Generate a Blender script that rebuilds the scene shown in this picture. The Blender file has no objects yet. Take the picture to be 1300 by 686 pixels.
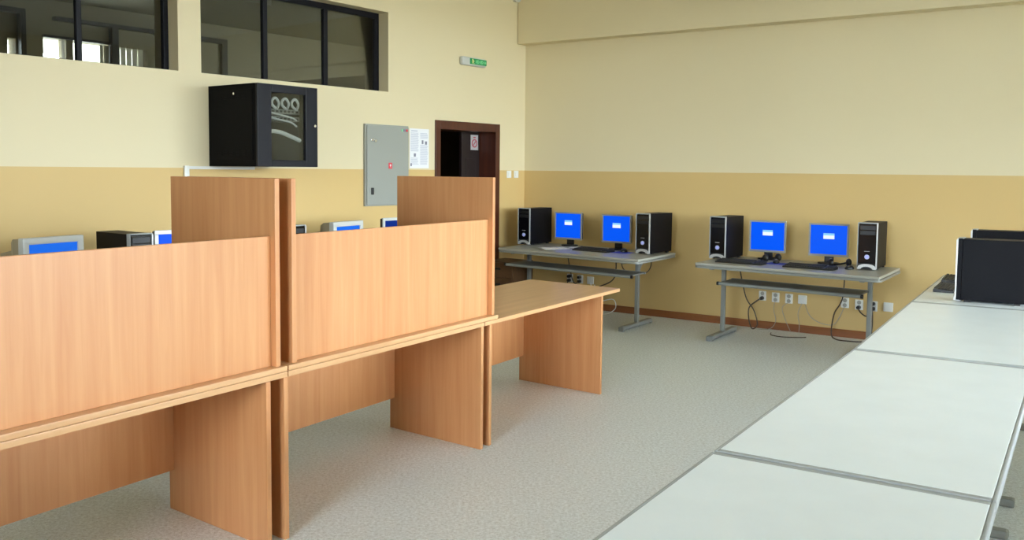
import bpy, bmesh, math, random
from mathutils import Vector, Matrix
random.seed(7)
SC = bpy.context.scene
COL = SC.collection
R = math.radians

# ------------------------------------------------------------------ materials
def new_mat(name):
    m = bpy.data.materials.new(name); m.use_nodes = True
    nt = m.node_tree
    return m, nt, nt.nodes.get('Principled BSDF')

def plain(name, col, rough=0.5, metal=0.0, spec=0.5, noise=0.0, nscale=30.0, bump=0.0):
    m, nt, b = new_mat(name)
    b.inputs['Base Color'].default_value = (*col, 1)
    b.inputs['Roughness'].default_value = rough
    b.inputs['Metallic'].default_value = metal
    b.inputs['Specular IOR Level'].default_value = spec
    if noise or bump:
        tc = nt.nodes.new('ShaderNodeTexCoord'); n = nt.nodes.new('ShaderNodeTexNoise')
        n.inputs['Scale'].default_value = nscale; n.inputs['Detail'].default_value = 3
        nt.links.new(tc.outputs['Object'], n.inputs['Vector'])
        if noise:
            r = nt.nodes.new('ShaderNodeValToRGB')
            r.color_ramp.elements[0].position = .3; r.color_ramp.elements[1].position = .7
            r.color_ramp.elements[0].color = (*[c*(1-noise) for c in col], 1)
            r.color_ramp.elements[1].color = (*[min(1, c*(1+noise)) for c in col], 1)
            nt.links.new(n.outputs['Fac'], r.inputs['Fac']); nt.links.new(r.outputs['Color'], b.inputs['Base Color'])
        if bump:
            bp = nt.nodes.new('ShaderNodeBump'); bp.inputs['Strength'].default_value = bump
            bp.inputs['Distance'].default_value = .002
            nt.links.new(n.outputs['Fac'], bp.inputs['Height']); nt.links.new(bp.outputs['Normal'], b.inputs['Normal'])
    return m

def wood(name, dark, light, scale, rough=0.38):
    """laminate with grain stretched along the axis of small scale"""
    m, nt, b = new_mat(name)
    tc = nt.nodes.new('ShaderNodeTexCoord'); mp = nt.nodes.new('ShaderNodeMapping')
    mp.inputs['Scale'].default_value = scale
    n = nt.nodes.new('ShaderNodeTexNoise'); n.inputs['Scale'].default_value = 1.0
    n.inputs['Detail'].default_value = 5; n.inputs['Roughness'].default_value = .6; n.inputs['Distortion'].default_value = .4
    r = nt.nodes.new('ShaderNodeValToRGB')
    e = r.color_ramp.elements; e[0].position = .3; e[0].color = (*dark, 1); e[1].position = .72; e[1].color = (*light, 1)
    nt.links.new(tc.outputs['Object'], mp.inputs['Vector']); nt.links.new(mp.outputs['Vector'], n.inputs['Vector'])
    nt.links.new(n.outputs['Fac'], r.inputs['Fac']); nt.links.new(r.outputs['Color'], b.inputs['Base Color'])
    b.inputs['Roughness'].default_value = rough
    return m

def two_tone(name, lower, upper, zline):
    m, nt, b = new_mat(name)
    tc = nt.nodes.new('ShaderNodeTexCoord'); sp = nt.nodes.new('ShaderNodeSeparateXYZ')
    gt = nt.nodes.new('ShaderNodeMath'); gt.operation = 'GREATER_THAN'; gt.inputs[1].default_value = zline
    mx = nt.nodes.new('ShaderNodeMix'); mx.data_type = 'RGBA'
    mx.inputs[6].default_value = (*lower, 1); mx.inputs[7].default_value = (*upper, 1)
    n = nt.nodes.new('ShaderNodeTexNoise'); n.inputs['Scale'].default_value = 90
    bp = nt.nodes.new('ShaderNodeBump'); bp.inputs['Strength'].default_value = .12; bp.inputs['Distance'].default_value = .001
    L = nt.links.new
    L(tc.outputs['Object'], sp.inputs[0]); L(sp.outputs['Z'], gt.inputs[0]); L(gt.outputs[0], mx.inputs[0])
    L(mx.outputs[2], b.inputs['Base Color']); L(tc.outputs['Object'], n.inputs['Vector'])
    L(n.outputs['Fac'], bp.inputs['Height']); L(bp.outputs['Normal'], b.inputs['Normal'])
    b.inputs['Roughness'].default_value = .55
    b.inputs['Specular IOR Level'].default_value = .3
    return m

def emit(name, col, s):
    m, nt, b = new_mat(name)
    b.inputs['Base Color'].default_value = (*[c*.1 for c in col], 1)
    b.inputs['Specular IOR Level'].default_value = .08; b.inputs['Emission Color'].default_value = (*col, 1); b.inputs['Emission Strength'].default_value = s
    b.inputs['Roughness'].default_value = .3
    return m

def glass(name, tint=(1, 1, 1), gloss=.08):
    m = bpy.data.materials.new(name); m.use_nodes = True; nt = m.node_tree; nt.nodes.clear()
    o = nt.nodes.new('ShaderNodeOutputMaterial'); t = nt.nodes.new('ShaderNodeBsdfTransparent')
    g = nt.nodes.new('ShaderNodeBsdfGlossy'); mx = nt.nodes.new('ShaderNodeMixShader'); f = nt.nodes.new('ShaderNodeFresnel')
    t.inputs[0].default_value = (*tint, 1); g.inputs['Roughness'].default_value = .02; f.inputs['IOR'].default_value = 1.45
    L = nt.links.new
    L(f.outputs[0], mx.inputs[0]); L(t.outputs[0], mx.inputs[1]); L(g.outputs[0], mx.inputs[2]); L(mx.outputs[0], o.inputs[0])
    return m

def floor_mat():
    m, nt, b = new_mat('speckled_floor')
    tc = nt.nodes.new('ShaderNodeTexCoord'); L = nt.links.new
    n = nt.nodes.new('ShaderNodeTexNoise'); n.inputs['Scale'].default_value = 60; n.inputs['Detail'].default_value = 4; n.inputs['Roughness'].default_value = .75
    v = nt.nodes.new('ShaderNodeTexVoronoi'); v.inputs['Scale'].default_value = 110
    r = nt.nodes.new('ShaderNodeValToRGB'); e = r.color_ramp.elements
    e[0].position = .34; e[0].color = (.56, .585, .57, 1); e[1].position = .62; e[1].color = (.83, .88, .89, 1)
    r2 = nt.nodes.new('ShaderNodeValToRGB'); e = r2.color_ramp.elements
    e[0].position = .10; e[0].color = (.60, .59, .55, 1); e[1].position = .32; e[1].color = (1, 1, 1, 1)
    mx = nt.nodes.new('ShaderNodeMix'); mx.data_type = 'RGBA'; mx.blend_type = 'MULTIPLY'; mx.inputs[0].default_value = .8
    L(tc.outputs['Object'], n.inputs['Vector']); L(tc.outputs['Object'], v.inputs['Vector'])
    L(n.outputs['Fac'], r.inputs['Fac']); L(v.outputs['Distance'], r2.inputs['Fac'])
    L(r.outputs['Color'], mx.inputs[6]); L(r2.outputs['Color'], mx.inputs[7]); L(mx.outputs[2], b.inputs['Base Color'])
    b.inputs['Roughness'].default_value = .42; b.inputs['Specular IOR Level'].default_value = .35
    return m

M = {}
CREAM = (.69, .60, .39); OCHRE = (.60, .42, .175)
M['wall'] = two_tone('two_tone_wall_paint', OCHRE, CREAM, 1.614)
M['cream'] = plain('cream_paint', CREAM, .6, spec=.3)
M['ceiling'] = plain('ceiling_paint', (.86, .85, .80), .8, spec=.2)
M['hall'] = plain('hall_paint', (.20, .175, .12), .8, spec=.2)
M['floor'] = floor_mat()
BD, BL = (.485, .205, .078), (.575, .285, .122)
M['beech_v'] = wood('beech_vertical_grain', BD, BL, (26, 26, 1.1))
M['beech_h'] = wood('beech_long_grain', (.50, .27, .12), (.61, .36, .18), (1.1, 26, 26), .33)
M['brown'] = wood('dark_brown_wood', (.075, .035, .014), (.12, .06, .025), (18, 18, 1.5), .45)
M['skirt'] = wood('skirting_wood', (.20, .065, .018), (.27, .095, .03), (1.5, 20, 20), .4)
M['mahog'] = wood('mahogany_frame', (.050, .011, .005), (.085, .020, .008), (20, 20, 1.2), .35)
M['darkdoor'] = plain('dark_door', (.012, .004, .003), .5)
M['blackframe'] = plain('black_window_frame', (.003, .003, .006), .5, spec=.2)
M['glass'] = glass('window_glass', (.72, .73, .70))
M['clear'] = glass('clear_window_glass')
M['rackglass'] = glass('smoked_glass', (.80, .82, .80))
M['rack'] = plain('black_powder_coat', (.003, .003, .004), .6, spec=.08, noise=.2, nscale=60)
M['rackdoor'] = plain('dark_blue_grey_metal', (.006, .006, .010), .45, spec=.2)
M['rackin'] = plain('rack_interior', (.12, .12, .10), .6)
M['cable_w'] = plain('white_cable', (.86, .87, .86), .5)
M['cable_g'] = plain('grey_cable', (.34, .33, .29), .5)
M['cable_k'] = plain('black_cable', (.045, .028, .016), .5)
M['elec'] = plain('grey_panel_enamel', (.30, .31, .275), .45)
M['black'] = plain('black_plastic', (.008, .008, .009), .38)
M['blackm'] = plain('black_matte_plastic', (.016, .016, .017), .6)
M['case'] = plain('black_case_steel', (.004, .004, .006), .5, spec=.12)
M['gloss'] = plain('black_gloss_plastic', (.004, .004, .005), .12)
M['silver'] = plain('silver_plastic', (.55, .55, .54), .36, metal=.35)
M['bezel'] = plain('silver_grey_bezel', (.30, .30, .285), .4)
M['crtbezel'] = plain('pale_grey_bezel', (.52, .53, .50), .45)
M['crtbody'] = plain('beige_crt_shell', (.30, .255, .17), .5)
M['chrome'] = plain('chrome', (.75, .75, .75), .2, metal=1)
M['white'] = plain('white_plastic', (.74, .74, .70), .4)
M['paper'] = plain('paper', (.78, .78, .80), .8, spec=.1)
M['print'] = plain('print_ink', (.44, .46, .55), .8)
M['ink'] = plain('dark_ink', (.20, .20, .25), .8)
M['red'] = plain('red_sticker', (.62, .03, .05), .5)
M['pink'] = plain('red_ring_print', (.40, .06, .08), .6)
M['green'] = plain('exit_green', (.01, .27, .08), .4)
M['lgreen'] = plain('exit_light_green', (.20, .62, .28), .4)
M['yellow'] = plain('exit_figure_yellow', (.75, .75, .30), .5)
M['screen'] = emit('blue_screen', (.001, .095, .90), 1.0)
M['crtscreen'] = emit('blue_crt_screen', (.015, .17, .90), .85)
M['dimscreen'] = emit('deep_blue_screen', (.006, .035, .30), .7)
M['dlg_w'] = emit('login_box_white', (.85, .92, 1.0), 1.0)
M['dlg_c'] = emit('login_box_pale_blue', (.25, .62, .95), 1.0)
M['badge'] = plain('badge_pale_blue', (.50, .54, .85), .25, metal=.2)
M['led'] = emit('blue_led', (.45, .5, 1.0), .7)
M['ttop'] = plain('grey_white_laminate', (.35, .345, .30), .35, noise=.03, nscale=8)
M['tedge'] = plain('grey_plastic_edge', (.225, .23, .21), .4)
M['steel'] = plain('grey_painted_steel', (.23, .24, .225), .42)
M['shelf'] = plain('grey_shelf', (.20, .205, .195), .4)
M['wtop'] = plain('white_table_laminate', (.88, .94, .97), .36, noise=.02, nscale=5, spec=.6)
M['wedge'] = plain('grey_table_edge', (.36, .38, .38), .45)
M['bluepad'] = plain('blue_mouse_pad', (.03, .05, .42), .7)

# ------------------------------------------------------------------ mesh builder
class MB:
    def __init__(s): s.bm = bmesh.new()
    def _bev(s, verts, w, seg=2):
        if w > 0:
            es = set()
            for v in verts: es.update(v.link_edges)
            bmesh.ops.bevel(s.bm, geom=list(es), offset=w, segments=seg, profile=.6, affect='EDGES', clamp_overlap=True)
    def box(s, x0, x1, y0, y1, z0, z1, bev=0.0, seg=2, mat=None, mi=0):
        n0 = len(s.bm.faces)
        mtx = Matrix.Translation(((x0+x1)/2, (y0+y1)/2, (z0+z1)/2)) @ Matrix.Diagonal((x1-x0, y1-y0, z1-z0, 1))
        if mat is not None: mtx = mat @ mtx
        before = set(s.bm.faces)
        r = bmesh.ops.create_cube(s.bm, size=1, matrix=mtx)
        s._bev(r['verts'], bev, seg)
        if mi:
            for f in s.bm.faces:
                if f not in before: f.material_index = mi
        return s
    def hexa(s, pts, bev=0.0):
        """eight corner points: bottom 4 ccw then top 4"""
        vs = [s.bm.verts.new(p) for p in pts]
        for q in ((3, 2, 1, 0), (4, 5, 6, 7), (0, 1, 5, 4), (1, 2, 6, 5), (2, 3, 7, 6), (3, 0, 4, 7)):
            s.bm.faces.new([vs[i] for i in q])
        s._bev(vs, bev); return s
    def cyl(s, p0, p1, r0, r1=None, n=20, bev=0.0):
        r1 = r0 if r1 is None else r1
        a, b = Vector(p0), Vector(p1); d = b-a
        mtx = Matrix.Translation((a+b)/2) @ d.to_track_quat('Z', 'Y').to_matrix().to_4x4()
        bmesh.ops.create_cone(s.bm, cap_ends=True, segments=n, radius1=r0, radius2=r1, depth=d.length, matrix=mtx)
        return s
    def sphere(s, c, r, sx=1, sy=1, sz=1, n=14):
        bmesh.ops.create_uvsphere(s.bm, u_segments=n, v_segments=n//2+2, radius=r, matrix=Matrix.Translation(c) @ Matrix.Diagonal((sx, sy, sz, 1)))
        return s
    def prism(s, outline, axis, a0, a1, bev=0.0):
        """outline 2-D polygon extruded along axis ('x','y','z')"""
        def P(u, v, t):
            return {'x': (t, u, v), 'y': (u, t, v), 'z': (u, v, t)}[axis]
        lo = [s.bm.verts.new(P(u, v, a0)) for u, v in outline]; hi = [s.bm.verts.new(P(u, v, a1)) for u, v in outline]
        n = len(outline)
        f0 = s.bm.faces.new(lo); f1 = s.bm.faces.new(hi)
        for i in range(n): s.bm.faces.new((lo[i], lo[(i+1) % n], hi[(i+1) % n], hi[i]))
        bmesh.ops.recalc_face_normals(s.bm, faces=list(s.bm.faces))
        s._bev(lo+hi, bev) ; return s
    def loft(s, rings):
        rs = [[s.bm.verts.new(p) for p in r] for r in rings]; n = len(rings[0])
        for a, b in zip(rs, rs[1:]):
            for i in range(n): s.bm.faces.new((a[i], a[(i+1) % n], b[(i+1) % n], b[i]))
        s.bm.faces.new(list(reversed(rs[0]))); s.bm.faces.new(rs[-1])
        bmesh.ops.recalc_face_normals(s.bm, faces=list(s.bm.faces)); return s
    def tube(s, pts, r, n=8, smooth=True):
        P = [Vector(p) for p in pts]
        if smooth and len(P) > 2:
            out = []
            for i in range(len(P)-1):
                p0 = P[max(i-1, 0)]; p1 = P[i]; p2 = P[i+1]; p3 = P[min(i+2, len(P)-1)]
                for k in range(6):
                    t = k/6
                    out.append(.5*((2*p1)+(p2-p0)*t+(2*p0-5*p1+4*p2-p3)*t*t+(3*p1-p0-3*p2+p3)*t**3))
            out.append(P[-1]); P = out
        rings = []
        prev = None
        for i, p in enumerate(P):
            d = (P[min(i+1, len(P)-1)]-P[max(i-1, 0)]).normalized()
            if prev is None:
                prev = d.orthogonal().normalized()
            u = (prev - d*prev.dot(d))
            u = u.normalized() if u.length > 1e-5 else d.orthogonal().normalized()
            w = d.cross(u); prev = u
            rings.append([p+u*math.cos(2*math.pi*k/n)*r+w*math.sin(2*math.pi*k/n)*r for k in range(n)])
        return s.loft(rings)
    def skew(s, f):
        for v in s.bm.verts: v.co = Vector(f(*v.co))
        return s
    def build(s, name, mats, parent=None, smooth=False):
        me = bpy.data.meshes.new(name); s.bm.normal_update(); s.bm.to_mesh(me); s.bm.free()
        for m in (mats if isinstance(mats, (list, tuple)) else [mats]): me.materials.append(m)
        if smooth:
            for p in me.polygons: p.use_smooth = True
            try: me.set_sharp_from_angle(angle=R(40))
            except Exception: pass
        o = bpy.data.objects.new(name, me); COL.objects.link(o)
        if parent: o.parent = parent
        return o

def empty(name, label=None, cat=None, loc=(0, 0, 0), rot=0.0, group=None, kind=None):
    o = bpy.data.objects.new(name, None); COL.objects.link(o)
    o.location = loc; o.rotation_euler = (0, 0, R(rot)); o.empty_display_size = .1
    if label: o['label'] = label
    if cat: o['category'] = cat
    if group: o['group'] = group
    if kind: o['kind'] = kind
    return o

def tag(o, label, cat, group=None, loc=None, rot=None):
    o['label'] = label; o['category'] = cat
    if group: o['group'] = group
    if loc is not None: o.location = loc
    if rot is not None: o.rotation_euler = (0, 0, R(rot))
    return o

def struct(o, loc=None, rot=None):
    o['kind'] = 'structure'
    if loc is not None: o.location = loc
    if rot is not None: o.rotation_euler = (0, 0, R(rot))
    return o

def copy_tree(o, parent=None):
    c = o.copy(); COL.objects.link(c)
    if parent: c.parent = parent
    for ch in [x for x in list(COL.objects) if x.parent == o]: copy_tree(ch, c)
    return c

# ------------------------------------------------------------------ frames of reference (metres; camera stands over the origin)
class Frame:
    """plan frame: origin, x direction angle, y direction angle (degrees)"""
    def __init__(s, o, ax, ay):
        s.o = Vector((o[0], o[1], 0)); s.ax = ax
        s.ex = Vector((math.cos(R(ax)), math.sin(R(ax)), 0)); s.ey = Vector((math.cos(R(ay)), math.sin(R(ay)), 0))
        rel = R(ay-ax); s.c, s.s = math.cos(rel), math.sin(rel)
    def p(s, x, y, z=0): return s.o+s.ex*x+s.ey*y+Vector((0, 0, z))
    def sk(s, x, y, z): return (x+y*s.c, y*s.s, z)      # local skewed coordinates

CORNER = (.1442, 11.0877)
WL = Frame(CORNER, 232.36, 322.36)     # left wall: x from the far corner towards us, y into the room
WB = Frame(CORNER, -34.93, -124.93)    # back wall: x from the corner to the right, y into the room
ROOM_H = 3.75

# ------------------------------------------------------------------ room shell
fl = MB().box(-9, 16, -6, 22, -.2, 0).build('floor', M['floor']); struct(fl)
ce = MB().box(-9, 16, -6, 22, ROOM_H, ROOM_H+.2).build('ceiling', M['ceiling']); struct(ce)

def wall_with_holes(name, frame, x0, x1, ya, yb, holes, mat, z1=ROOM_H):
    """holes: (xa, xb, za, zb) cut out of a slab between local y ya..yb"""
    mb = MB(); hs = sorted(holes); cur = x0
    for (a, b, za, zb) in hs:
        if a > cur: mb.box(cur, a, ya, yb, 0, z1)
        if za > 0: mb.box(a, b, ya, yb, 0, za)
        if zb < z1: mb.box(a, b, ya, yb, zb, z1)
        cur = b
    if cur < x1: mb.box(cur, x1, ya, yb, 0, z1)
    o = mb.build(name, mat); struct(o, (*frame.o[:2], 0), frame.ax); return o

W2H = (2.311, 4.459, 2.398, 3.192); W1H = (4.668, 7.05, 2.396, 3.192); DOORH = (.565, 1.560, 0, 2.095)
wall_with_holes('wall_left', WL, 0, 14.0, -.34, 0, [DOORH, W2H, W1H], M['wall'])
# back wall (mirrored: local y points away from room in object space, so use -y)
mb = MB().box(-.34, 9.3, 0, .3, 0, ROOM_H)
struct(mb.build('wall_back', M['wall']), (*WB.o[:2], 0), WB.ax)
# beam under the ceiling along the back wall
struct(MB().box(0.0, 8.49, -.175, 0, 3.118, ROOM_H, .004).build('trim_1', M['cream']), (*WB.o[:2], 0), WB.ax)
# skirting
mb = MB().prism([(0, 0), (-.016, 0), (-.016, .066), (-.008, .077), (0, .077)], 'x', 0, 8.49)
struct(mb.build('baseboard_back', M['skirt']), (*WB.o[:2], 0), WB.ax)
mb = MB()
for a, b in ((0.017, .505), (1.62, 14)): mb.prism([(0, 0), (.016, 0), (.016, .066), (.008, .077), (0, .077)], 'x', a, b)
struct(mb.build('baseboard_left', M['skirt']), (*WL.o[:2], 0), WL.ax)

# right wall with the daylight windows
S3 = 8.5
o3 = WB.p(S3, 0)
WR = Frame((o3.x, o3.y), 232.36, 142.36)
WIN = [(.15, 2.55), (2.80, 5.20), (5.45, 7.20)]
wall_with_holes('wall_right', WR, -.4, 14.0, 0, .3, [(a, b, .85, 3.40) for a, b in WIN], M['wall'])
# in object space the right wall's outside is +y of frame angle 232.36 -> local y = 322.36 (away from the room)
def daylight_window(num, frame, a, b, out, za=.85, zb=3.40):
    """window in a wall whose outside lies on local side out (+1 / -1) of the frame's x axis"""
    w = empty('window_%d' % num, loc=(*frame.o[:2], 0), rot=frame.ax, kind='structure')
    def bx(mb, x0, x1, y0, y1, z0, z1, bev):
        y0, y1 = sorted((y0*out, y1*out)); return mb.box(x0, x1, y0, y1, z0, z1, bev)
    mb = MB()
    for x in (a, (a+b)/2-.025, b-.05): bx(mb, x, x+.05, .12, .18, za, zb, .004)
    for z in (za, 2.45, zb-.05): bx(mb, a, b, .125, .175, z, z+.05, .004)
    mb.build('window_frame', M['white'], w)
    bx(MB(), a+.02, b-.02, .148, .152, za+.02, zb-.02, 0).build('pane', M['clear'], w)
    bx(MB(), a-.04, b+.04, -.10, .12, za-.035, za, .005).build('window_sill', M['white'], w)
    # sampling portal for the daylight, lying in the opening
    L = bpy.data.lights.new('daylight_portal', 'AREA'); L.shape = 'RECTANGLE'; L.size = b-a; L.size_y = zb-za
    L.cycles.is_portal = True
    lo = bpy.data.objects.new('daylight_portal', L); COL.objects.link(lo)
    outv = Vector((-frame.ex.y, frame.ex.x, 0))*out
    lo.location = frame.o+frame.ex*((a+b)/2)+outv*.34+Vector((0, 0, (za+zb)/2))
    lo.rotation_euler = outv.to_track_quat('Z', 'Y').to_euler()
for i, (a, b) in enumerate(WIN): daylight_window(i+3, WR, a, b, 1)

# wall behind the photographer, with one window
wf = WB.p(0, 12.6)
WF = Frame((wf.x, wf.y), WB.ax, WB.ax+90)
FWIN = [(4.3, 6.3)]
wall_with_holes('wall_front', WF, -.6, 9.9, -.3, 0, [(a, b, .85, 3.40) for a, b in FWIN], M['wall'])
for i, (a, b) in enumerate(FWIN): daylight_window(i+6, WF, a, b, -1)

# ---------------- windows high in the left wall
def band_window(name, s0, s1, z0, z1, mulls, ends):
    w = empty(name, loc=(*WL.o[:2], 0), rot=WL.ax, kind='structure')
    mb = MB(); ya, yb = -.178, -.135
    for a, b in mulls: mb.box(a, b, ya, yb, z0, z1, .004)
    mb.box(s0, s1, ya, yb, z1-.055, z1, .004); mb.box(s0, s1, ya, yb, z0, z0+.018, .003)
    mb.build('window_frame', M['blackframe'], w)
    MB().box(s0+.01, s1-.01, -.160, -.154, z0+.012, z1-.03).build('pane', M['glass'], w)
    return w
band_window('window_1', W1H[0], W1H[1], W1H[2], W1H[3], [(W1H[0], 4.712), (5.385, 5.425), (6.05, 6.11), (W1H[1]-.06, W1H[1])], None)
band_window('window_2', W2H[0], W2H[1], W2H[2], W2H[3], [(W2H[0], 2.36), (2.985, 3.035), (3.688, 3.735), (W2H[1]-.05, W2H[1])], None)

# ---------------- the hall seen through them
hall_holes = [(1.985, 2.035, 1.9, 3.215), (2.06, 2.44, 1.9, 3.20), (2.54, 3.01, 1.9, 3.215), (3.10, 3.385, 1.9, 3.225), (3.715, 3.81, 1.9, 3.16)]
hf = WL.p(0, -5.0)
HF = Frame((hf.x, hf.y), WL.ax, 322.36)
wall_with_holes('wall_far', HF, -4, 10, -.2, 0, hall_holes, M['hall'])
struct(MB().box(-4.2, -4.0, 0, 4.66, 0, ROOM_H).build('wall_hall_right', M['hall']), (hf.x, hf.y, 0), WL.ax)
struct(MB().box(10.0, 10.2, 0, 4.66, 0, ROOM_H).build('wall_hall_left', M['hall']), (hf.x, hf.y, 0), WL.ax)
hw = empty('window_7', loc=(hf.x, hf.y, 0), rot=WL.ax, kind='structure')
mb = MB()
mb.box(1.50, 3.27, .0, .10, 3.435, 3.485, .004)          # head of the glazed screen
mb.box(2.445, 2.535, .0, .10, 1.9, 3.46, .004)
mb.box(3.01, 3.10, -.12, -.02, 1.9, 3.24, .004)
mb.box(2.54, 3.40, .0, .05, 3.215, 3.25, .003)
mb.box(3.64, 3.70, .0, .12, 1.9, 3.49, .004); mb.box(3.64, 4.6, .0, .12, 3.46, 3.52, .004)
mb.build('window_frame', M['blackframe'], hw)
mb = MB()
for x0, x1 in ((2.06, 2.44), (2.54, 2.665)):
    x = x0
    while x < x1-.01:
        mb.box(x, min(x+.072, x1), .012, .016, 1.9, 3.20); x += .082
mb.build('vertical_blind', plain('blind_fabric', (.62, .60, .50), .8), hw)
df = empty('door_2', loc=(hf.x, hf.y, 0), rot=WL.ax, kind='structure')
MB().box(.74, .83, 0, .06, 0, 3.48, .004).box(.74, 1.9, 0, .06, 3.42, 3.49, .004).build('door_frame', M['blackframe'], df)
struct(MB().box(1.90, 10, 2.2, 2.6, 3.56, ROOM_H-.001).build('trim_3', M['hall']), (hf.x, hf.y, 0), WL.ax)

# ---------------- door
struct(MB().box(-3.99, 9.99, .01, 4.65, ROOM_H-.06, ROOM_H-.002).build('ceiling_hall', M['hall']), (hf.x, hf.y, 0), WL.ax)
d1 = empty('door_1', loc=(*WL.o[:2], 0), rot=WL.ax, kind='structure')
mb = MB()
mb.box(.507, .585, -.345, .018, 0, 2.150, .004).box(1.540, 1.616, -.345, .018, 0, 2.150, .004).box(.585, 1.540, -.345, .018, 2.055, 2.150, .004)
mb.build('door_frame', M['mahog'], d1)
lf = MB().box(.588, .905, -.27, -.23, .01, 2.052, .003).build('door_leaf', M['darkdoor'], d1)
MB().box(.66, .84, -.228, -.222, .25, 1.0, .004).box(.66, .84, -.228, -.222, 1.15, 1.75, .004).build('door_panel', M['darkdoor'], lf)
# dark corridor behind the door
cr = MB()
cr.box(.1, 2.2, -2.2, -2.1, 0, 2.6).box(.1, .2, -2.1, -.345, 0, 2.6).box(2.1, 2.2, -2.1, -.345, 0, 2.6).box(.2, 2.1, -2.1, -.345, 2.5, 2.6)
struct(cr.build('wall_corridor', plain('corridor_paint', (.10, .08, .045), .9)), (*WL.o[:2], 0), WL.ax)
d3 = empty('door_3', loc=(*WL.o[:2], 0), rot=WL.ax, kind='structure')
MB().box(.75, 1.62, -2.095, -2.05, 0, 2.0, .004).build('door_leaf', M['darkdoor'], d3)

# sign on the door leaf
sg = MB().box(-.067, .067, 0, .003, -.088, .088, .001).build('door_sign', plain('shade_greyed_sign', (.42, .40, .40), .7))  # white sign, its colour greyed to stand for shade in the door recess
tag(sg, 'small white sign with red ring symbol on the dark door leaf', 'sign', loc=WL.p(.682, -.2295, 1.937), rot=WL.ax)
mb = MB()
ring = [(math.cos(2*math.pi*k/24), math.sin(2*math.pi*k/24)) for k in range(24)]
for k in range(24):
    a, b = ring[k], ring[(k+1) % 24]
    mb.hexa([(a[0]*.036, .003, a[1]*.036-.01), (b[0]*.036, .003, b[1]*.036-.01), (b[0]*.050, .003, b[1]*.050-.01), (a[0]*.050, .003, a[1]*.050-.01),
             (a[0]*.036, .005, a[1]*.036-.01), (b[0]*.036, .005, b[1]*.036-.01), (b[0]*.050, .005, b[1]*.050-.01), (a[0]*.050, .005, a[1]*.050-.01)])
mb.box(-.036, .036, .003, .005, -.006, .006, mat=Matrix.Translation((0, 0, -.01)) @ Matrix.Rotation(R(45), 4, 'Y'))
mb.box(-.022, .022, .003, .0045, .052, .066)
mb.build('ring_symbol', M['pink'], sg)

# ------------------------------------------------------------------ things on the left wall
# wall rack cabinet
S0, S1, ZB, ZT, D = 3.785, 4.395, 1.630, 2.292, .655
rk = empty('wall_rack_cabinet', 'black metal network cabinet with glass door hung high on the left wall', 'cabinet', WL.p((S0+S1)/2, 0, ZB), WL.ax)
W = (S1-S0)/2; HH = ZT-ZB
mb = MB()
mb.box(-W, W, 0, .02, 0, HH).box(-W, -W+.015, .02, D-.03, 0, HH, .003).box(W-.015, W, .02, D-.03, 0, HH, .003)
mb.box(-W, W, .02, D-.03, HH-.02, HH, .004).box(-W, W, .02, D-.03, 0, .02, .004)
mb.build('body', M['rack'], rk)
mb = MB()       # removable side panel with vents, facing down the room
mb.box(W, W+.006, .05, D-.06, .05, HH-.045, .003)
for z in (.09, .11, .13, HH-.10, HH-.12):
    for k in range(5): mb.box(W+.004, W+.010, .14+k*.08, .19+k*.08, z, z+.006, .002)
mb.build('side_panel', M['rack'], rk)
MB().cyl((W+.006, D*.55, HH-.075), (W+.012, D*.55, HH-.075), .011).build('side_lock', M['chrome'], rk, True)
mb = MB()       # door frame around the glass
y0, y1 = D-.028, D
gl, gr = -.178, .168        # glass span (towards the corner is negative x)
mb.box(-W, gl, y0, y1, 0, HH, .006).box(gr, W, y0, y1, 0, HH, .006).box(gl, gr, y0, y1, 0, .055, .004).box(gl, gr, y0, y1, HH-.065, HH, .004)
dr = mb.build('door', M['rackdoor'], rk)
MB().box(gl-.005, gr+.005, y0+.008, y0+.013, .05, HH-.06).build('glass_pane', M['rackglass'], dr)
MB().cyl((-W+.035, D, HH*.52), (-W+.035, D+.010, HH*.52), .011).build('door_lock', M['chrome'], dr, True)
mb = MB().box(-W+.03, W-.03, .03, .05, .03, HH-.03).box(-W+.05, -W+.09, .05, .52, .03, HH-.03).box(W-.13, W-.09, .05, .52, .03, HH-.03)
mb.build('mounting_rails', M['rackin'], rk)
for z in (HH-.225, HH-.285):
    sw = MB().box(-.20, .19, .30, .55, z, z+.038, .003).build('patch_panel', M['bezel'], rk)
    for k in range(9): MB().box(-.180+k*.040, -.154+k*.040, .549, .553, z+.010, z+.028).build('port', M['black'], sw)
cb = MB()       # looped patch leads above the panel
for x in (-.13, -.03, .07):
    cb.tube([(x-.03, .555, HH-.19), (x-.015, .60, HH-.145), (x+.02, .605, HH-.105), (x+.05, .60, HH-.125), (x+.045, .595, HH-.16), (x, .58, HH-.185)], .011, 8)
cb.tube([(.16, .55, HH-.21), (.05, .59, HH-.235), (-.08, .585, HH-.255), (-.15, .57, HH-.275)], .008, 6)
cb.tube([(.16, .55, HH-.25), (.05, .59, HH-.275), (-.08, .585, HH-.295), (-.15, .57, HH-.325)], .008, 6)
cb.build('patch_leads', M['cable_w'], rk, True)
MB().tube([(.17, .53, .250), (.13, .58, .285), (.06, .600, .285), (-.02, .600, .265), (-.12, .595, .235), (-.18, .57, .222)], .017, 8).build('cable_bundle', M['cable_w'], rk, True)

# cable trunking
mb = MB().box(4.598, 4.640, 0, .022, .7, 1.632, .003).box(3.95, 4.595, 0, .014, 1.603, 1.628, .003)
tag(mb.build('cable_trunking', M['white']), 'white plastic cable trunking below the black wall cabinet', 'cable trunking', loc=WL.p(0, .0025), rot=WL.ax)

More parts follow.
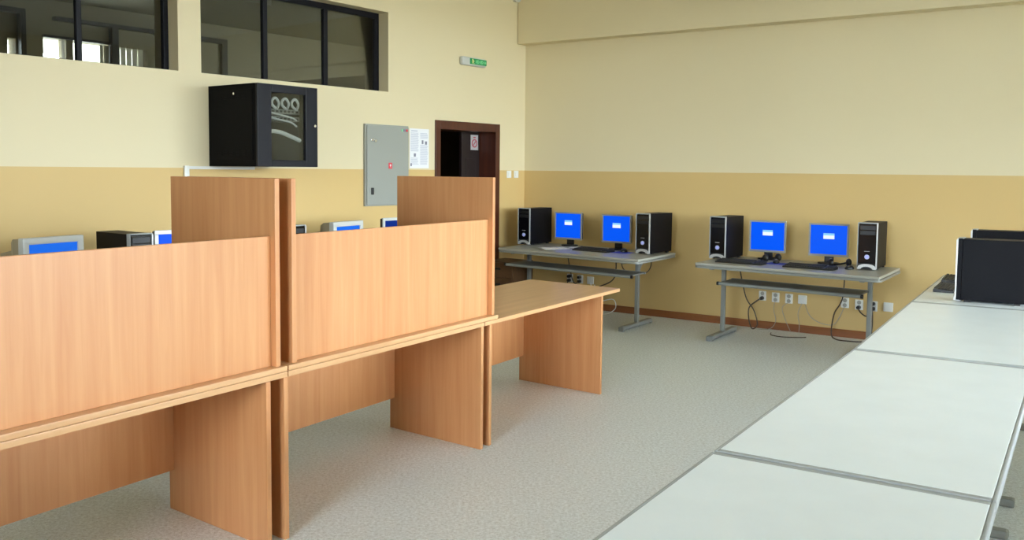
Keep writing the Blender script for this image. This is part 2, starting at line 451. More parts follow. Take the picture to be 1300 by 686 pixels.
# electrical panel
ep = empty('electrical_panel', 'grey metal electrical panel door on the left wall beside the dark doorway', 'electrical panel', WL.p(2.353, 0, 1.247), WL.ax)
w, h = .303, .816
MB().box(-w, w, 0, .03, 0, h, .004).build('frame', M['elec'], ep)
dr = MB().box(-w+.012, w-.012, .030, .046, .012, h-.012, .006).build('door', M['elec'], ep)
MB().box(w-.085, w-.06, .046, .066, .115, .185, .006).build('latch', M['black'], dr)
MB().cyl((w-.115, .046, h-.165), (w-.115, .060, h-.165), .014).box(w-.105, w-.06, .046, .052, h-.168, h-.145, .002).build('lock', M['chrome'], dr, True)
MB().box(-.05, 0, .046, .048, .375, .435, .001).build('warning_sticker', M['red'], dr)
MB().prism([(-.030, .420), (-.014, .420), (-.020, .408), (-.012, .408), (-.032, .385), (-.026, .402), (-.036, .402)], 'y', .048, .0495).build('lightning_symbol', M['paper'], dr)
st = MB().box(-w+.03, -w+.12, .046, .048, h-.060, h-.036, .001).build('type_sticker', M['ink'], dr)
MB().box(-w+.03, -w+.055, .048, .0492, h-.060, h-.036).build('red_spot', M['red'], st)
MB().box(-w+.10, -w+.12, .048, .0492, h-.060, h-.036).build('green_spot', M['lgreen'], st)

# notice sheet
nt_ = MB().box(-.147, .147, 0, .003, 0, .415, .001).build('notice_sheet', M['paper'])
tag(nt_, 'white printed notice sheet taped up between electrical panel and doorway', 'notice', loc=WL.p(1.857, 0, 1.630), rot=WL.ax)
mb = MB()
mb.box(.03, .125, .003, .0042, .385, .395)
for c0, c1 in ((.012, .130), (-.132, -.012)):
    z = .365
    while z > .03:
        if not (c0 < 0 and .24 < z < .31) and not (c0 > 0 and .11 < z < .17):
            mb.box(c0+random.uniform(0, .02), c1, .003, .0042, z, z+.005)
        z -= .0125
mb.build('text_lines', M['print'], nt_)
for q in ((-.06, -.035, .255, .295), (-.115, -.085, .25, .285), (.055, .085, .12, .155), (.115, .135, .02, .05)): MB().box(q[0], q[1], .003, .0044, q[2], q[3]).build('diagram', M['ink'], nt_)

# emergency exit light
ex = empty('emergency_exit_light', 'long white emergency lamp with green exit panel high on the left wall', 'exit light', WL.p(1.02, .002, 2.775), WL.ax)
mb = MB().box(-.205, .205, 0, .055, 0, .095, .022, 4); mb.build('housing', M['crtbezel'], ex, True)
gp = MB().box(-.200, .085, .054, .061, .018, .082, .003).build('exit_panel', M['green'], ex)
mb = MB()   # running figure
mb.cyl((.045, .061, .068), (.045, .0635, .068), .009, n=12)
mb.box(.030, .044, .061, .0635, .036, .060, .001)
for a, b in (((.038, .06), (.018, .05)), ((.040, .055), (.062, .046)), ((.036, .04), (.020, .022)), ((.040, .04), (.058, .026))):
    d = Vector((b[0]-a[0], 0, b[1]-a[1])); ang = math.atan2(d.z, d.x)
    mb.box(0, d.length, -.001, .0015, -.003, .003, mat=Matrix.Translation((a[0], .062, a[1])) @ Matrix.Rotation(-ang, 4, 'Y'))
mb.build('running_figure', M['yellow'], gp)
mb = MB()   # white strokes of the exit lettering
def stroke(a, b, r=.0035):
    d = Vector((b[0]-a[0], 0, b[1]-a[1])); ang = math.atan2(d.z, d.x)
    mb.box(0, d.length, -.001, .0015, -r, r, mat=Matrix.Translation((a[0], .062, a[1])) @ Matrix.Rotation(-ang, 4, 'Y'))
for x in (-.01, -.045, -.08, -.115, -.15):
    stroke((x, .030), (x, .070))
for x in (-.01, -.08): stroke((x, .030), (x-.026, .070)); stroke((x-.026, .030), (x-.026, .070))
for x in (-.045, -.115): stroke((x, .070), (x-.022, .050)); stroke((x-.022, .050), (x, .030))
stroke((-.15, .050), (-.185, .050)); stroke((-.185, .050), (-.172, .064)); stroke((-.185, .050), (-.172, .036))
mb.build('exit_lettering', M['lgreen'], gp)

# two light switches
ls = empty('light_switch', 'white light switch right of the doorway, nearer the doorway', 'light switch', WL.p(.315, 0, 1.525), WL.ax, 'light switches')
MB().box(-.041, .041, 0, .012, 0, .085, .004).build('plate', M['white'], ls)
MB().box(-.022, .022, .012, .019, .018, .067, .004).build('rocker', M['white'], ls)
l2 = copy_tree(ls); l2.location = WL.p(.175, 0, 1.525); l2['label'] = 'white light switch right of the doorway, nearer the room corner'

# motion detector in the upper corner
md = empty('motion_detector', 'small white motion detector in the upper corner over the doorway', 'detector', WL.p(.235, 0, 3.585), WL.ax)
MB().box(-.03, .03, 0, .03, .02, .10, .006).build('bracket', M['crtbezel'], md)
MB().sphere((0, .055, .055), .040, 1, .9, 1.15).build('lens_housing', M['white'], md, True)

# ------------------------------------------------------------------ beech carrels
DK = Frame((.6649, 6.5082), 58.2, -37.2)    # x along the row (away from us), y towards the aisle
def dk_part(mb, name, mat, parent, x0): # geometry is written in row coordinates; store relative to the thing's base
    mb.skew(lambda x, y, z: DK.sk(x-x0, y, z)); return mb.build(name, mat, parent)

def make_desk(label, x0, x1, legs, oy=0.0):
    t = empty('computer_desk', label, 'desk', DK.p(x0, 0), DK.ax, 'beech computer desks')
    dk_part(MB().box(x0, x1, -.835, .0, .720, .745, .0035), 'tabletop', M['beech_h'], t, x0)
    for a in legs: dk_part(MB().box(a, a+.025, -.735, 0.0, 0, .7195, .002), 'leg_panel', M['beech_v'], t, x0)
    dk_part(MB().box(legs[0]+.0252, legs[1]-.0002, -.715, -.695, .195, .7195, .0015), 'modesty_panel', M['beech_v'], t, x0)
    return t
make_desk('beech desk at the far end of the row with no partition on it', -1.548, .283, (-1.498, -.026))
make_desk('beech desk under the right-hand partition, next to the bare end desk', -3.092, -1.553, (-3.120, -1.586))
make_desk('beech desk under the left-hand partition, cut off at the left edge', -4.80, -3.097, (-4.76, -3.221))

def make_carrel(label, x0, x1, pl, pr):
    """x0..x1 base board; pl / pr left edges of the two side dividers"""
    t = empty('desk_partition', label, 'partition', DK.p(x0, 0, .7455), DK.ax, 'beech desk partitions')
    z = lambda v: v-.7455
    dk_part(MB().box(x0, x1, -.80, -.004, 0, z(.768), .003), 'base_board', M['beech_h'], t, x0)
    for a in (pl, pr): dk_part(MB().box(a, a+.026, -.80, -.022, z(.7685), z(1.580), .002), 'side_divider', M['beech_v'], t, x0)
    dk_part(MB().box(pl+.0262, pr-.0002, -.075, -.055, z(.7685), z(1.333), .002), 'front_panel', M['beech_v'], t, x0)
    return t
make_carrel('right-hand beech partition, beside the bare end desk', -3.087, -1.402, -3.048, -1.444)
make_carrel('left-hand beech partition, in the foreground at the left edge', -4.80, -3.094, -4.785, -3.144)

# ------------------------------------------------------------------ white tables on the right
def make_white_table(label, near, far):
    L = math.hypot(far[0]-near[0], far[1]-near[1]); ang = math.degrees(math.atan2(far[1]-near[1], far[0]-near[0]))
    t = empty('white_table', label, 'table', (near[0], near[1], 0), ang, 'white tables on the right')
    WD = .80; z1 = .74
    e1, e2 = .026, .012
    MB().box(e1+.0002, L-e1-.0002, -WD+e2+.0002, -e2-.0002, .712, z1, .002).build('tabletop', M['wtop'], t)
    mb = MB().prism([(.001, 0), (L-.001, 0), (L-.001, -WD), (.001, -WD)], 'z', .700, .7118, .002)
    mb.box(.001, L-.001, -e2, 0, .7119, z1, .004).box(.001, L-.001, -WD, -WD+e2, .7119, z1, .004)
    mb.box(.001, e1, -WD+e2, -e2, .7119, z1, .004).box(L-e1, L-.001, -WD+e2, -e2, .7119, z1, .004)
    mb.build('edge_trim', M['wedge'], t)
    for x in (.22, L-.22):
        lg = MB().box(x-.025, x+.025, -WD/2-.02, -WD/2+.02, .04, .680, .006).box(x-.02, x+.02, -WD+.10, -.10, .680, .6995, .004).build('leg', M['steel'], t)
        MB().box(x-.03, x+.03, -WD+.06, -.06, 0, .04, .012).build('foot', M['steel'], lg)
    MB().box(.246, L-.246, -WD/2-.012, -WD/2+.012, .45, .50, .004).build('crossbar', M['steel'], t)
    return t
make_white_table('white table nearest the camera, cut off by the bottom edge', (-.427, 1.139), (.645, 2.828))
make_white_table('second white table from the camera in the right-hand row', (.652, 2.838), (1.727, 4.524))
make_white_table('third white table from the camera, just before the black tower', (1.733, 4.533), (2.771, 6.240))
make_white_table('farthest white table, carrying the two black towers', (2.778, 6.250), (3.801, 7.925))

# ------------------------------------------------------------------ the two grey tables at the back wall
T2 = Frame((1.7293, 8.5758), -38.9, 57); T1 = Frame((1.2385, 8.7899), -40.9, 57)
def make_grey_table(label, fr, x0, x1, dep, posts, sh0, sh1, loops=True):
    t = empty('grey_table', label, 'table', (*fr.p(x0, 0)[:2], 0), fr.ax, 'grey computer tables at the back wall')
    def P(mb, name, mat, par=t, smooth=False):
        mb.skew(lambda x, y, z: fr.sk(x-x0, y, z)); return mb.build(name, mat, par, smooth)
    P(MB().box(x0+.012, x1-.012, .012, dep-.012, .735, .76, .006), 'tabletop', M['ttop'])
    # rounded plastic rim, two steps like the moulded edge of the real one
    def rr(a, b, c, d, r, n=6):
        pts = []
        for cx, cy, s in ((b-r, c+r, -90), (b-r, d-r, 0), (a+r, d-r, 90), (a+r, c+r, 180)):
            for k in range(n+1): pts.append((cx+r*math.cos(R(s+90*k/n)), cy+r*math.sin(R(s+90*k/n))))
        return pts
    P(MB().prism(rr(x0, x1, 0, dep, .06), 'z', .712, .7348, .004), 'edge_trim', M['tedge'])
    for x in posts:
        lg = P(MB().box(x-.021, x+.021, .46, .505, .05, .690, .008).box(x-.02, x+.02, .12, dep-.12, .690, .7118, .004), 'leg', M['steel'])
        P(MB().box(x-.030, x+.030, .12, .82, .010, .050, .012).box(x-.032, x+.032, .115, .16, 0, .045, .008).box(x-.032, x+.032, .78, .825, 0, .045, .008), 'foot', M['steel'], lg)
        # curved bracket from the post down to the shelf
        br = [(.51+.27*(1-math.cos(R(a))), .55+.155*math.sin(R(a))) for a in range(0, 91, 15)]
        if x == posts[-1]: P(MB().tube([(x, q, zz) for q, zz in br], .012, 8), 'bracket', M['steel'], lg, True)
    sf = P(MB().box(sh0+.02, sh1-.02, .11, .44, .570, .584, .003), 'under_shelf', M['shelf'])
    P(MB().cyl((sh0+.01, .10, .570), (sh1-.01, .10, .570), .016).cyl((sh0+.01, .445, .577), (sh1-.01, .445, .577), .012), 'shelf_rail', M['steel'], sf, True)
    for xa in (sh0-.012, sh1-.010): P(MB().cyl((xa, .10, .570), (xa+.022, .10, .570), .0175), 'end_cap', M['black'], sf, True)
    return t
make_grey_table('right-hand grey table at the back wall, all its sockets showing beneath', T2, 0, 1.723, .95, (.135, 1.545), .22, 1.555)
make_grey_table('left-hand grey table at the back wall, next to the doorway', T1, -1.858, 0, .95, (-1.72, -.255), -1.80, -.13)

# ------------------------------------------------------------------ computers
def make_tower():
    t = empty('computer_tower'); w, d, h = .086, .445, .425     # front at y=0 facing -y, depth to +y
    MB().box(-w+.003, w-.001, .0302, d, .012, h-.004, .004).build('case', M['case'], t)
    fp = MB().box(-w+.010, w-.010, -.004, .030, .060, h-.012, .006).build('front_panel', M['gloss'], t)
    mb = MB()
    for z in (h-.065, h-.110): mb.box(-w+.022, w-.022, -.006, -.003, z, z+.036, .0012)
    mb.build('drive_door', M['black'], fp)
    MB().cyl((0, -.004, .118), (0, -.010, .118), .021, n=24).build('badge', M['badge'], fp, True)
    MB().cyl((0, -.010, .118), (0, -.012, .118), .0115, n=20).build('power_light', M['led'], fp, True)
    MB().box(-.025, .020, -.006, -.003, .165, .171).build('name_strip', M['bezel'], fp)
    MB().prism([(-.008, .012), (.002, .012), (.002, h), (.0, h), (-.010, h-.012)], 'x', w-.012, w, .003).build('right_trim', M['silver'], t)
    MB().box(w-.012, w-.001, .0022, .0300, .012, h-.001, .002).build('front_shell', M['case'], t)
    MB().prism([(-.006, .012), (.034, .012), (.034, h), (.004, h), (-.008, h-.012)], 'x', -w, -w+.006, .002).build('left_trim', M['wedge'], t)
    MB().box(-w+.010, w-.012, -.004, .034, h-.010, h, .003).build('top_trim', M['wedge'], t)
    arch = [(-w+.010, .006), (-w+.010, .022)]+[((w-.012)*math.sin(R(a)), .026+.030*math.cos(R(a))) for a in range(-75, 76, 15)]+[(w-.012, .022), (w-.012, .006)]+[((w-.034)*math.sin(R(a)), .002+.030*math.cos(R(a))) for a in range(80, -81, -20)]
    MB().prism(arch, 'y', -.016, .030).build('foot_trim', M['silver'], t)
    MB().box(-w+.012, w-.012, -.006, .030, .012, .058, .002).build('intake', M['blackm'], t)
    for x in (-.07, .07):
        for y in (.05, d-.09): MB().box(x-.012, x+.012, y, y+.04, 0, .0125, .003).build('rubber_foot', M['blackm'], t)
    return t
TOWER = make_tower(); used = [False]
def place_tower(p, rot, label, group):
    o = TOWER if not used[0] else copy_tree(TOWER); used[0] = True
    o.location = p; o.rotation_euler = (0, 0, R(rot)); o['label'] = label; o['category'] = 'computer tower'; o['group'] = group
    return o
ZT = .7605
gp = 'towers on the back tables'
place_tower(T2.p(.075, .440, ZT), -36, 'black tower at left end of the right-hand back table', gp)
place_tower(T2.p(1.502, .500, ZT), -32, 'black tower at right end of the right-hand back table', gp)
place_tower(T1.p(-.222, .530, ZT), -40, 'black tower at right end of the left-hand back table', gp)
place_tower(T1.p(-1.815, .500, ZT), -36, 'black tower at left end of the left-hand back table, nearest the doorway', gp)

def make_lcd(name='flat_monitor', bez='bezel', scr='screen', dialog=True, W=.365, Hh=.312, b=.017):
    t = empty(name)          # faces -y
    MB().prism([(.10*math.cos(R(a)), .03+.085*math.sin(R(a))) for a in range(0, 360, 15)], 'z', 0, .014, .003).build('base', M['black'], t)
    MB().box(-.042, .042, .035, .062, .013, .20, .006).build('stand', M['black'], t)
    z0 = .074
    hs = MB().box(-W/2+.006, W/2-.006, .004, .036, z0+.006, z0+Hh-.006, .010).build('back_shell', M['black'], t)
    fr = MB().box(-W/2, W/2, -.012, .004, z0, z0+b+.004, .003).box(-W/2, W/2, -.012, .004, z0+Hh-b, z0+Hh, .003).box(-W/2, -W/2+b, -.012, .004, z0+b, z0+Hh-b, .003).box(W/2-b, W/2, -.012, .004, z0+b, z0+Hh-b, .003).build('bezel', M[bez], t)
    s = MB().box(-W/2+b-.001, W/2-b+.001, -.006, .003, z0+b+.003, z0+Hh-b+.001).build('screen', M[scr], t)
    if dialog:
        zc = z0+Hh*.62
        MB().box(-.048, .052, -.0075, -.0061, zc-.028, zc+.006).build('login_box', M['dlg_w'], s)
        MB().box(-.048, .052, -.0075, -.0061, zc+.006, zc+.026).build('login_header', M['dlg_c'], s)
    return t
LCD = make_lcd(); usedm = [False]
def place_lcd(p, rot, label):
    o = LCD if not usedm[0] else copy_tree(LCD); usedm[0] = True
    o.location = p; o.rotation_euler = (0, 0, R(rot)); o['label'] = label; o['category'] = 'monitor'; o['group'] = 'flat monitors with blue screens'
place_lcd(T2.p(.475, .790, ZT), -33, 'blue-screen flat monitor, left one on the right-hand back table')
place_lcd(T2.p(1.085, .775, ZT), -30, 'blue-screen flat monitor, right one on the right-hand back table')
place_lcd(T1.p(-.675, .760, ZT), -36, 'blue-screen flat monitor, right one on the left-hand back table')
place_lcd(T1.p(-1.342, .770, ZT), -36, 'blue-screen flat monitor, left one on the left-hand back table')

def make_keyboard():
    t = empty('keyboard')
    MB().prism([(-.078, 0), (.078, 0), (.078, .024), (.060, .026), (-.070, .014), (-.078, .010)], 'x', -.228, .228, .003).build('base', M['black'], t)
    mb = MB(); sl = (.026-.014)/.13
    for r in range(6):
        y = -.058+r*.0215+(.006 if r == 5 else 0)
        for c in range(19):
            if c in (15,): continue
            x = -.214+c*.0232
            z = .014+(y+.07)*sl
            mb.box(x, x+.019, y, y+.018, z, z+.008)
    mb.build('keys', M['blackm'], t); t.children
    return t
KB = make_keyboard(); usedk = [False]
def place_kb(p, rot, label):
    o = KB if not usedk[0] else copy_tree(KB); usedk[0] = True
    o.location = p; o.rotation_euler = (0, 0, R(rot)); o['label'] = label; o['category'] = 'keyboard'; o['group'] = 'black keyboards'
place_kb(T2.p(.385, .262, ZT), -37, 'black keyboard, left one on the right-hand back table')
place_kb(T2.p(1.045, .290, ZT), -38, 'black keyboard, right one on the right-hand back table')
place_kb(T1.p(-.80, .440, ZT), -42, 'black keyboard on the left-hand back table')

def make_mouse():
    m = MB().sphere((0, 0, .006), .05, .62, 1.05, .62).build('computer_mouse', M['black'], None, True)
    for v in m.data.vertices:
        if v.co.z < 0: v.co.z = 0
    MB().cyl((0, .024, .034), (0, .036, .032), .006, n=10).build('scroll_wheel', M['bezel'], m, True)
    return m
MS = make_mouse()
def place_mouse(o, p, rot, label):
    o.location = p; o.rotation_euler = (0, 0, R(rot)); tag(o, label, 'mouse', 'black mice')
pad_h = .003
for k, (fr, x, y, lb) in enumerate(((T2, .690, .46, 'thin blue mouse pad on the right-hand back table'), (T1, -.47, .52, 'thin blue mouse pad on the left-hand back table'))):
    pd = MB().box(-.10, .10, -.085, .085, 0, pad_h, .001).build('mouse_pad', M['bluepad'])
    tag(pd, lb, 'mouse pad', 'blue mouse pads', fr.p(x, y, .7602), fr.ax)
place_mouse(MS, T2.p(.665, .49, .7603+pad_h), -20, 'black mouse on the pad of the right-hand back table')
place_mouse(copy_tree(MS), T1.p(-.47, .56, .7603+pad_h), -40, 'black mouse on the pad of the left-hand back table')
place_mouse(copy_tree(MS), T2.p(1.36, .46, ZT), -60, 'black mouse left of the right end tower on the back table')

def make_headset(label, p, rot):
    t = empty('headset', label, 'headset', p, rot, 'black headsets')
    MB().tube([(-.085*math.cos(R(a)), .115*math.sin(R(a)), .045-.035*math.sin(R(a))) for a in range(0, 181, 20)], .008, 8).build('headband', M['black'], t, True)
    for x in (-.085, .085):
        MB().sphere((x, 0, .0385), .038, .62, 1, 1).build('ear_cup', M['black'], t, True)
    return t
make_headset('black headset lying before the right monitor of the right-hand back table', T2.p(1.235, .62, .7603), 5)
make_headset('black headset behind the left keyboard of the right-hand back table', T2.p(.58, .62, .7603), 30)

sh = MB()
sh.box(-.148, .148, -.105, .105, 0, .004, .001)
sh = sh.build('paper_sheet', M['paper']); tag(sh, 'white papers lying on the left-hand back table before its left monitor', 'papers', loc=T1.p(-1.30, .38, ZT), rot=20)
sh = MB().box(-.10, .10, -.07, .07, 0, .003, .001).build('paper_sheet', M['paper']); tag(sh, 'small white paper beside the monitor base on the left-hand back table', 'papers', loc=T1.p(-1.13, .66, ZT), rot=-15)

# towers standing on the far white table, side panel towards us
RT = Frame((2.778, 6.250), 58.6, -31.4)
def place_side_tower(x, y, label):
    place_tower(RT.p(x, y, .7405), -121.4, label, 'towers on the white table').scale = (1, 1, 1.04)
place_side_tower(.265, .262, 'black tower side-on in the foreground of the far white table')
place_side_tower(1.42, .258, 'black tower half hidden behind the nearer one on the far white table')
kb = copy_tree(KB); kb.location = RT.p(.86, .145, .7405); kb.rotation_euler = (0, 0, R(58.6)); kb['label'] = 'nearer black keyboard on the far white table, left of the big tower'
kb = copy_tree(KB); kb.location = RT.p(1.52, .125, .7405); kb.rotation_euler = (0, 0, R(59.5)); kb['label'] = 'farther black keyboard on the far white table, near its back end'

# ------------------------------------------------------------------ the row of computers along the left wall, seen over the partitions
def make_wall_table(label, s0, s1):
    t = empty('wall_table', label, 'table', WL.p(s0, .20), WL.ax, 'tables along the left wall')
    L = s1-s0
    MB().box(0, L, 0, .90, .712, .74, .005).build('tabletop', M['ttop'], t)
    for x in (.12, L-.12):
        MB().box(x-.025, x+.025, .42, .47, .05, .7118, .006).box(x-.03, x+.03, .10, .80, 0, .05, .010).build('leg', M['steel'], t)
    return t
make_wall_table('grey table along the left wall behind the left-hand partition', 4.70, 6.70)
make_wall_table('grey table along the left wall behind the right-hand partition', 2.55, 4.55)
ZW = .7405
def place_wall_tower(s, y, label): place_tower(WL.p(s, y, ZW), WL.ax-180, label, 'towers along the left wall')
place_wall_tower(5.520, .865, 'black tower with silver edges seen over the left-hand partition')
place_wall_tower(4.180, .865, 'black tower peeping over the right-hand partition at its left end')

def make_crt(label, s, y, W=.425):
    t = empty('crt_monitor', label, 'monitor', WL.p(s, y, ZW), WL.ax-180+10, 'tube monitors along the left wall')
    z0, z1 = .065, .432         # faces -y (into the room)
    MB().prism([(.13*math.cos(R(a)), .16+.13*math.sin(R(a))) for a in range(0, 360, 15)], 'z', 0, .03, .005).cyl((0, .16, .03), (0, .16, .075), .08).build('base', M['crtbezel'], t)
    bz = MB(); b = .042
    bz.box(-W/2, W/2, 0, .05, z0, z0+.055, .008).box(-W/2, W/2, 0, .05, z1-b, z1, .008).box(-W/2, -W/2+b, 0, .05, z0+.03, z1-.02, .006).box(W/2-b, W/2, 0, .05, z0+.03, z1-.02, .006)
    bz.build('bezel', M['crtbezel'], t)
    MB().box(-W/2+.03, W/2-.03, .012, .045, z0+.04, z1-.03).build('screen', M['crtscreen'], t)
    def ring(y, w, a, c): return [(-w, y, a), (w, y, a), (w, y, c), (-w, y, c)]
    MB().loft([ring(.05, W/2-.006, z0+.004, z1-.004), ring(.12, W/2-.012, z0+.006, z1-.010), ring(.17, W/2-.035, z0+.01, z1-.035), ring(.185, .155, z0+.02, z1-.085), ring(.36, .125, z0+.05, z1-.115), ring(.385, .11, z0+.07, z1-.14)]).build('tube_housing', M['crtbody'], t)
    return t
make_crt('pale grey tube monitor seen over the left-hand partition near the left edge', 6.10, .85, .425)
make_crt('pale grey tube monitor seen over the right-hand partition', 3.615, .85, .405)
lc = make_lcd('flat_monitor', 'silver', 'screen', False, .40, .365, .030)
tag(lc, 'silver-framed blue-screen monitor beside the tower over the left-hand partition', 'monitor', 'monitors along the left wall', WL.p(5.222, .86, ZW), WL.ax-180)
lc = make_lcd('flat_monitor', 'crtbezel', 'dimscreen', False, .40, .372, .026)
tag(lc, 'dark-blue monitor with pale frame half hidden by the right-hand divider', 'monitor', 'monitors along the left wall', WL.p(3.033, .86, ZW), WL.ax-180)

# drawer pedestal in the corner under the left-hand back table
dp = empty('drawer_pedestal', 'dark brown drawer pedestal in the corner under the left-hand back table', 'drawers', (-.03, 10.46, 0), -34.93)
MB().box(-.20, .20, -.20, .20, .02, .575, .004).box(-.19, .19, -.18, .18, 0, .02).build('carcass', M['brown'], dp)
for k in range(3):
    z = .04+k*.178
    d = MB().box(-.192, .192, -.216, -.2003, z, z+.168, .003).build('drawer', M['brown'], dp)
    MB().box(-.035, .035, -.236, -.216, z+.085, z+.110, .008).build('handle', M['black'], d)

# ------------------------------------------------------------------ sockets on the back wall and the leads in them
def make_socket(double=True):
    t = empty('wall_socket')       # faces -y in the back-wall frame
    h = .10 if double else .088; w = .076 if double else .088
    pl = MB().box(-w/2, w/2, -.014, 0, -h/2, h/2, .005).build('plate', M['white'], t)
    if double:
        for z in (.024, -.024):
            MB().cyl((0, -.0145, z), (0, -.010, z), .020, n=20).build('outlet', M['cable_g'], t)
    else:
        MB().box(-.028, .028, -.018, -.014, -.028, .028, .003).build('cover', M['white'], t)
    return t
def wbp(s, z): return WB.p(s, 0.0005, z)
SD = make_socket(True); first = True
socks = [(3.016, .342, 'white double socket, leftmost under the right-hand back table'),
         (3.154, .336, 'white double socket, second from left under the right-hand back table'),
         (3.293, .336, 'white double socket, third from left under the right-hand back table'),
         (3.849, .345, 'white double socket left of the right table leg, with no plug in it'),
         (3.984, .337, 'white double socket just left of the right table leg'),
         (4.117, .336, 'white double socket with two black plugs, right of the table leg'),
         (.675, .345, 'white double socket, leftmost under the left-hand back table'),
         (.816, .343, 'white double socket, middle one under the left-hand back table')]
for s, z, lb in socks:
    o = SD if first else copy_tree(SD); first = False
    o.location = wbp(s, z); o.rotation_euler = (0, 0, R(WB.ax)); tag(o, lb, 'socket', 'double sockets on the back wall')
SS = make_socket(False)
for k, (s, z, lb) in enumerate(((4.254, .340, 'single white wall box, rightmost on the back wall beside the white tables'),
                                (3.430, .338, 'single white wall box, right of three double sockets'),
                                (.955, .340, 'single white wall box, rightmost of three under the left-hand back table'))):
    o = SS if k == 0 else copy_tree(SS)
    o.location = wbp(s, z); o.rotation_euler = (0, 0, R(WB.ax)); tag(o, lb, 'socket', 'single boxes on the back wall')

def lead(name, label, pts, r, mat, plugs=(), cat='cable', group=None):
    """pts in back-wall coordinates (along, out from wall, height)"""
    o = MB().tube([(x, -y, z) for x, y, z in pts], r, 8).build(name, mat, None, True)
    tag(o, label, cat, group, (*WB.o[:2], 0), WB.ax)
    for (x, z) in plugs:
        MB().cyl((x, -.0155, z), (x, -.055, z), .021, .017, n=16).build('plug', M['black'], o, True)
    return o
lead('power_cable', 'black power lead looping to the floor from the leftmost socket', [(3.016, .055, .318), (2.98, .10, .29), (2.92, .13, .22), (2.93, .15, .10), (2.97, .16, .012), (3.02, .15, .06), (2.98, .15, .20), (2.90, .16, .32), (2.86, .2, .52), (2.84, .25, .70)], .0065, M['cable_k'], [(3.016, .318)], group='black power leads')
lead('power_cable', 'black power lead falling from the table to the floor left of the right leg', [(3.90, .24, .70), (3.89, .24, .46), (3.86, .22, .36), (3.80, .2, .25), (3.78, .2, .06), (3.83, .22, .010), (3.95, .24, .0085), (4.06, .20, .0085), (4.12, .14, .02), (4.135, .10, .16), (4.117, .055, .312)], .0065, M['cable_k'], [(4.117, .312), (4.117, .360)], group='black power leads')
lead('power_cable', 'black power lead hanging down right of the right table leg', [(3.984, .055, .313), (4.02, .08, .27), (4.08, .10, .245), (4.14, .16, .30), (4.16, .30, .45), (4.15, .38, .68)], .006, M['cable_k'], [(3.984, .313)], group='black power leads')
lead('power_cable', 'black power lead under the right end of the left-hand back table', [(.675, .055, .321), (.72, .10, .25), (.95, .16, .24), (1.20, .22, .31), (1.45, .34, .44), (1.50, .40, .69)], .007, M['cable_k'], [(.675, .321), (.675, .369)], group='black power leads')
lead('power_cable', 'black power lead from the middle socket under the left-hand back table', [(.816, .055, .319), (.79, .09, .30), (.76, .12, .40), (.74, .2, .70)], .006, M['cable_k'], [(.816, .319), (.816, .367)], group='black power leads')
lead('network_cable', 'brown lead looping below the right end of the left-hand back table', [(1.62, .50, .70), (1.60, .42, .56), (1.68, .32, .50), (1.80, .24, .52), (1.83, .20, .62), (1.80, .22, .69)], .0055, M['cable_k'])
thin = [('thin pale lead hanging below the second socket', [(3.154, .02, .30), (3.15, .05, .22), (3.18, .06, .10), (3.12, .05, .012), (3.02, .12, .006)]),
        ('thin pale lead hanging below the third socket', [(3.293, .02, .30), (3.24, .05, .24), (3.28, .06, .12), (3.33, .05, .012)]),
        ('thin pale lead hanging below the single box', [(3.43, .02, .30), (3.40, .04, .20), (3.42, .05, .08), (3.42, .06, .008)]),
        ('thin pale lead drooping along the skirting to the right table leg', [(3.46, .02, .30), (3.52, .05, .19), (3.62, .06, .13), (3.75, .06, .12), (3.81, .05, .20), (3.849, .02, .31)])]
for lb, pts in thin: lead('network_cable', lb, pts, .003, M['cable_g'], group='thin network leads')
fl2 = [('pale lead coiled on the floor beside the end desk', [(1.15, .25, .33), (1.17, .3, .16), (1.24, .35, .05), (1.37, .38, .03), (1.48, .36, .10), (1.42, .30, .19), (1.25, .3, .15), (1.12, .34, .12)]),
       ('pale lead hanging straight to the floor by the end desk', [(1.08, .22, .34), (1.12, .24, .20), (1.10, .30, .05), (1.02, .38, .006), (1.1, .5, .0055)])]
for lb, pts in fl2: lead('network_cable', lb, pts, .005, M['cable_w'], group='pale floor leads')
lead('network_cable', 'dark lead lying on the floor under the right-hand back table', [(3.20, .25, .0055), (3.24, .36, .0055), (3.36, .40, .0055), (3.5, .33, .0055), (3.56, .28, .0055)], .005, M['cable_k'])

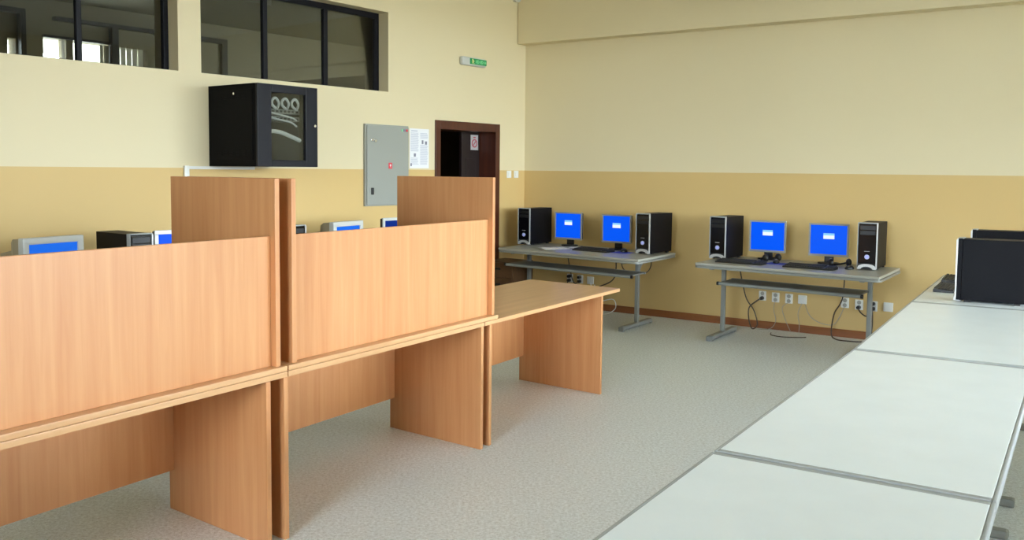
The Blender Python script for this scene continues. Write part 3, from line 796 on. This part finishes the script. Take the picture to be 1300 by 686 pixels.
# ------------------------------------------------------------------ daylight
w = bpy.data.worlds.new('World'); SC.world = w; w.use_nodes = True
nt = w.node_tree; bg = nt.nodes['Background']
bg.inputs['Strength'].default_value = 100.0
tc = nt.nodes.new('ShaderNodeTexCoord'); sp = nt.nodes.new('ShaderNodeSeparateXYZ'); mr = nt.nodes.new('ShaderNodeMapRange')
cr_ = nt.nodes.new('ShaderNodeValToRGB'); e = cr_.color_ramp.elements
mr.inputs[1].default_value = -1; mr.inputs[2].default_value = 1
e[0].position = .49; e[0].color = (.10, .105, .095, 1); e[1].position = .51; e[1].color = (.30, .35, .39, 1)
el = e.new(.64); el.color = (.46, .54, .61, 1)
el = e.new(.80); el.color = (.74, .88, 1.0, 1)
el = e.new(.97); el.color = (.95, 1.12, 1.28, 1)
nt.links.new(tc.outputs['Generated'], sp.inputs[0]); nt.links.new(sp.outputs['Z'], mr.inputs[0])
nt.links.new(mr.outputs[0], cr_.inputs['Fac']); nt.links.new(cr_.outputs['Color'], bg.inputs['Color'])

# ------------------------------------------------------------------ camera
cam = bpy.data.cameras.new('camera'); co = bpy.data.objects.new('camera', cam); COL.objects.link(co)
F, CX, CY = 1150.0, 650.0, 298.5
p = math.atan((CY-214.8)/F); r = R(.567)
fw = Vector((0, math.cos(p), -math.sin(p))); rt0 = Vector((1, 0, 0)); up0 = rt0.cross(fw)
rt = rt0*math.cos(r)+up0*math.sin(r); up = up0*math.cos(r)-rt0*math.sin(r)
m = Matrix.Identity(4)
for i in range(3): m[i][0], m[i][1], m[i][2] = rt[i], up[i], -fw[i]
m[0][3], m[1][3], m[2][3] = 0, 0, 1.63
co.matrix_world = m
cam.sensor_fit = 'HORIZONTAL'; cam.sensor_width = 36; cam.lens = F/1300*36
cam.shift_y = -(343-CY)/1300; cam.clip_start = .05; cam.clip_end = 200
SC.camera = co

SC.view_settings.view_transform = 'Standard'; SC.view_settings.look = 'None'
SC.view_settings.exposure = 0.0; SC.view_settings.gamma = 1.0; SC.view_settings.use_curve_mapping = False
try:
    SC.cycles.use_denoising = True
    SC.cycles.max_bounces = 10; SC.cycles.diffuse_bounces = 6; SC.cycles.transparent_max_bounces = 12
    SC.cycles.sample_clamp_indirect = 6
    SC.cycles.caustics_reflective = False; SC.cycles.caustics_refractive = False
except Exception: pass
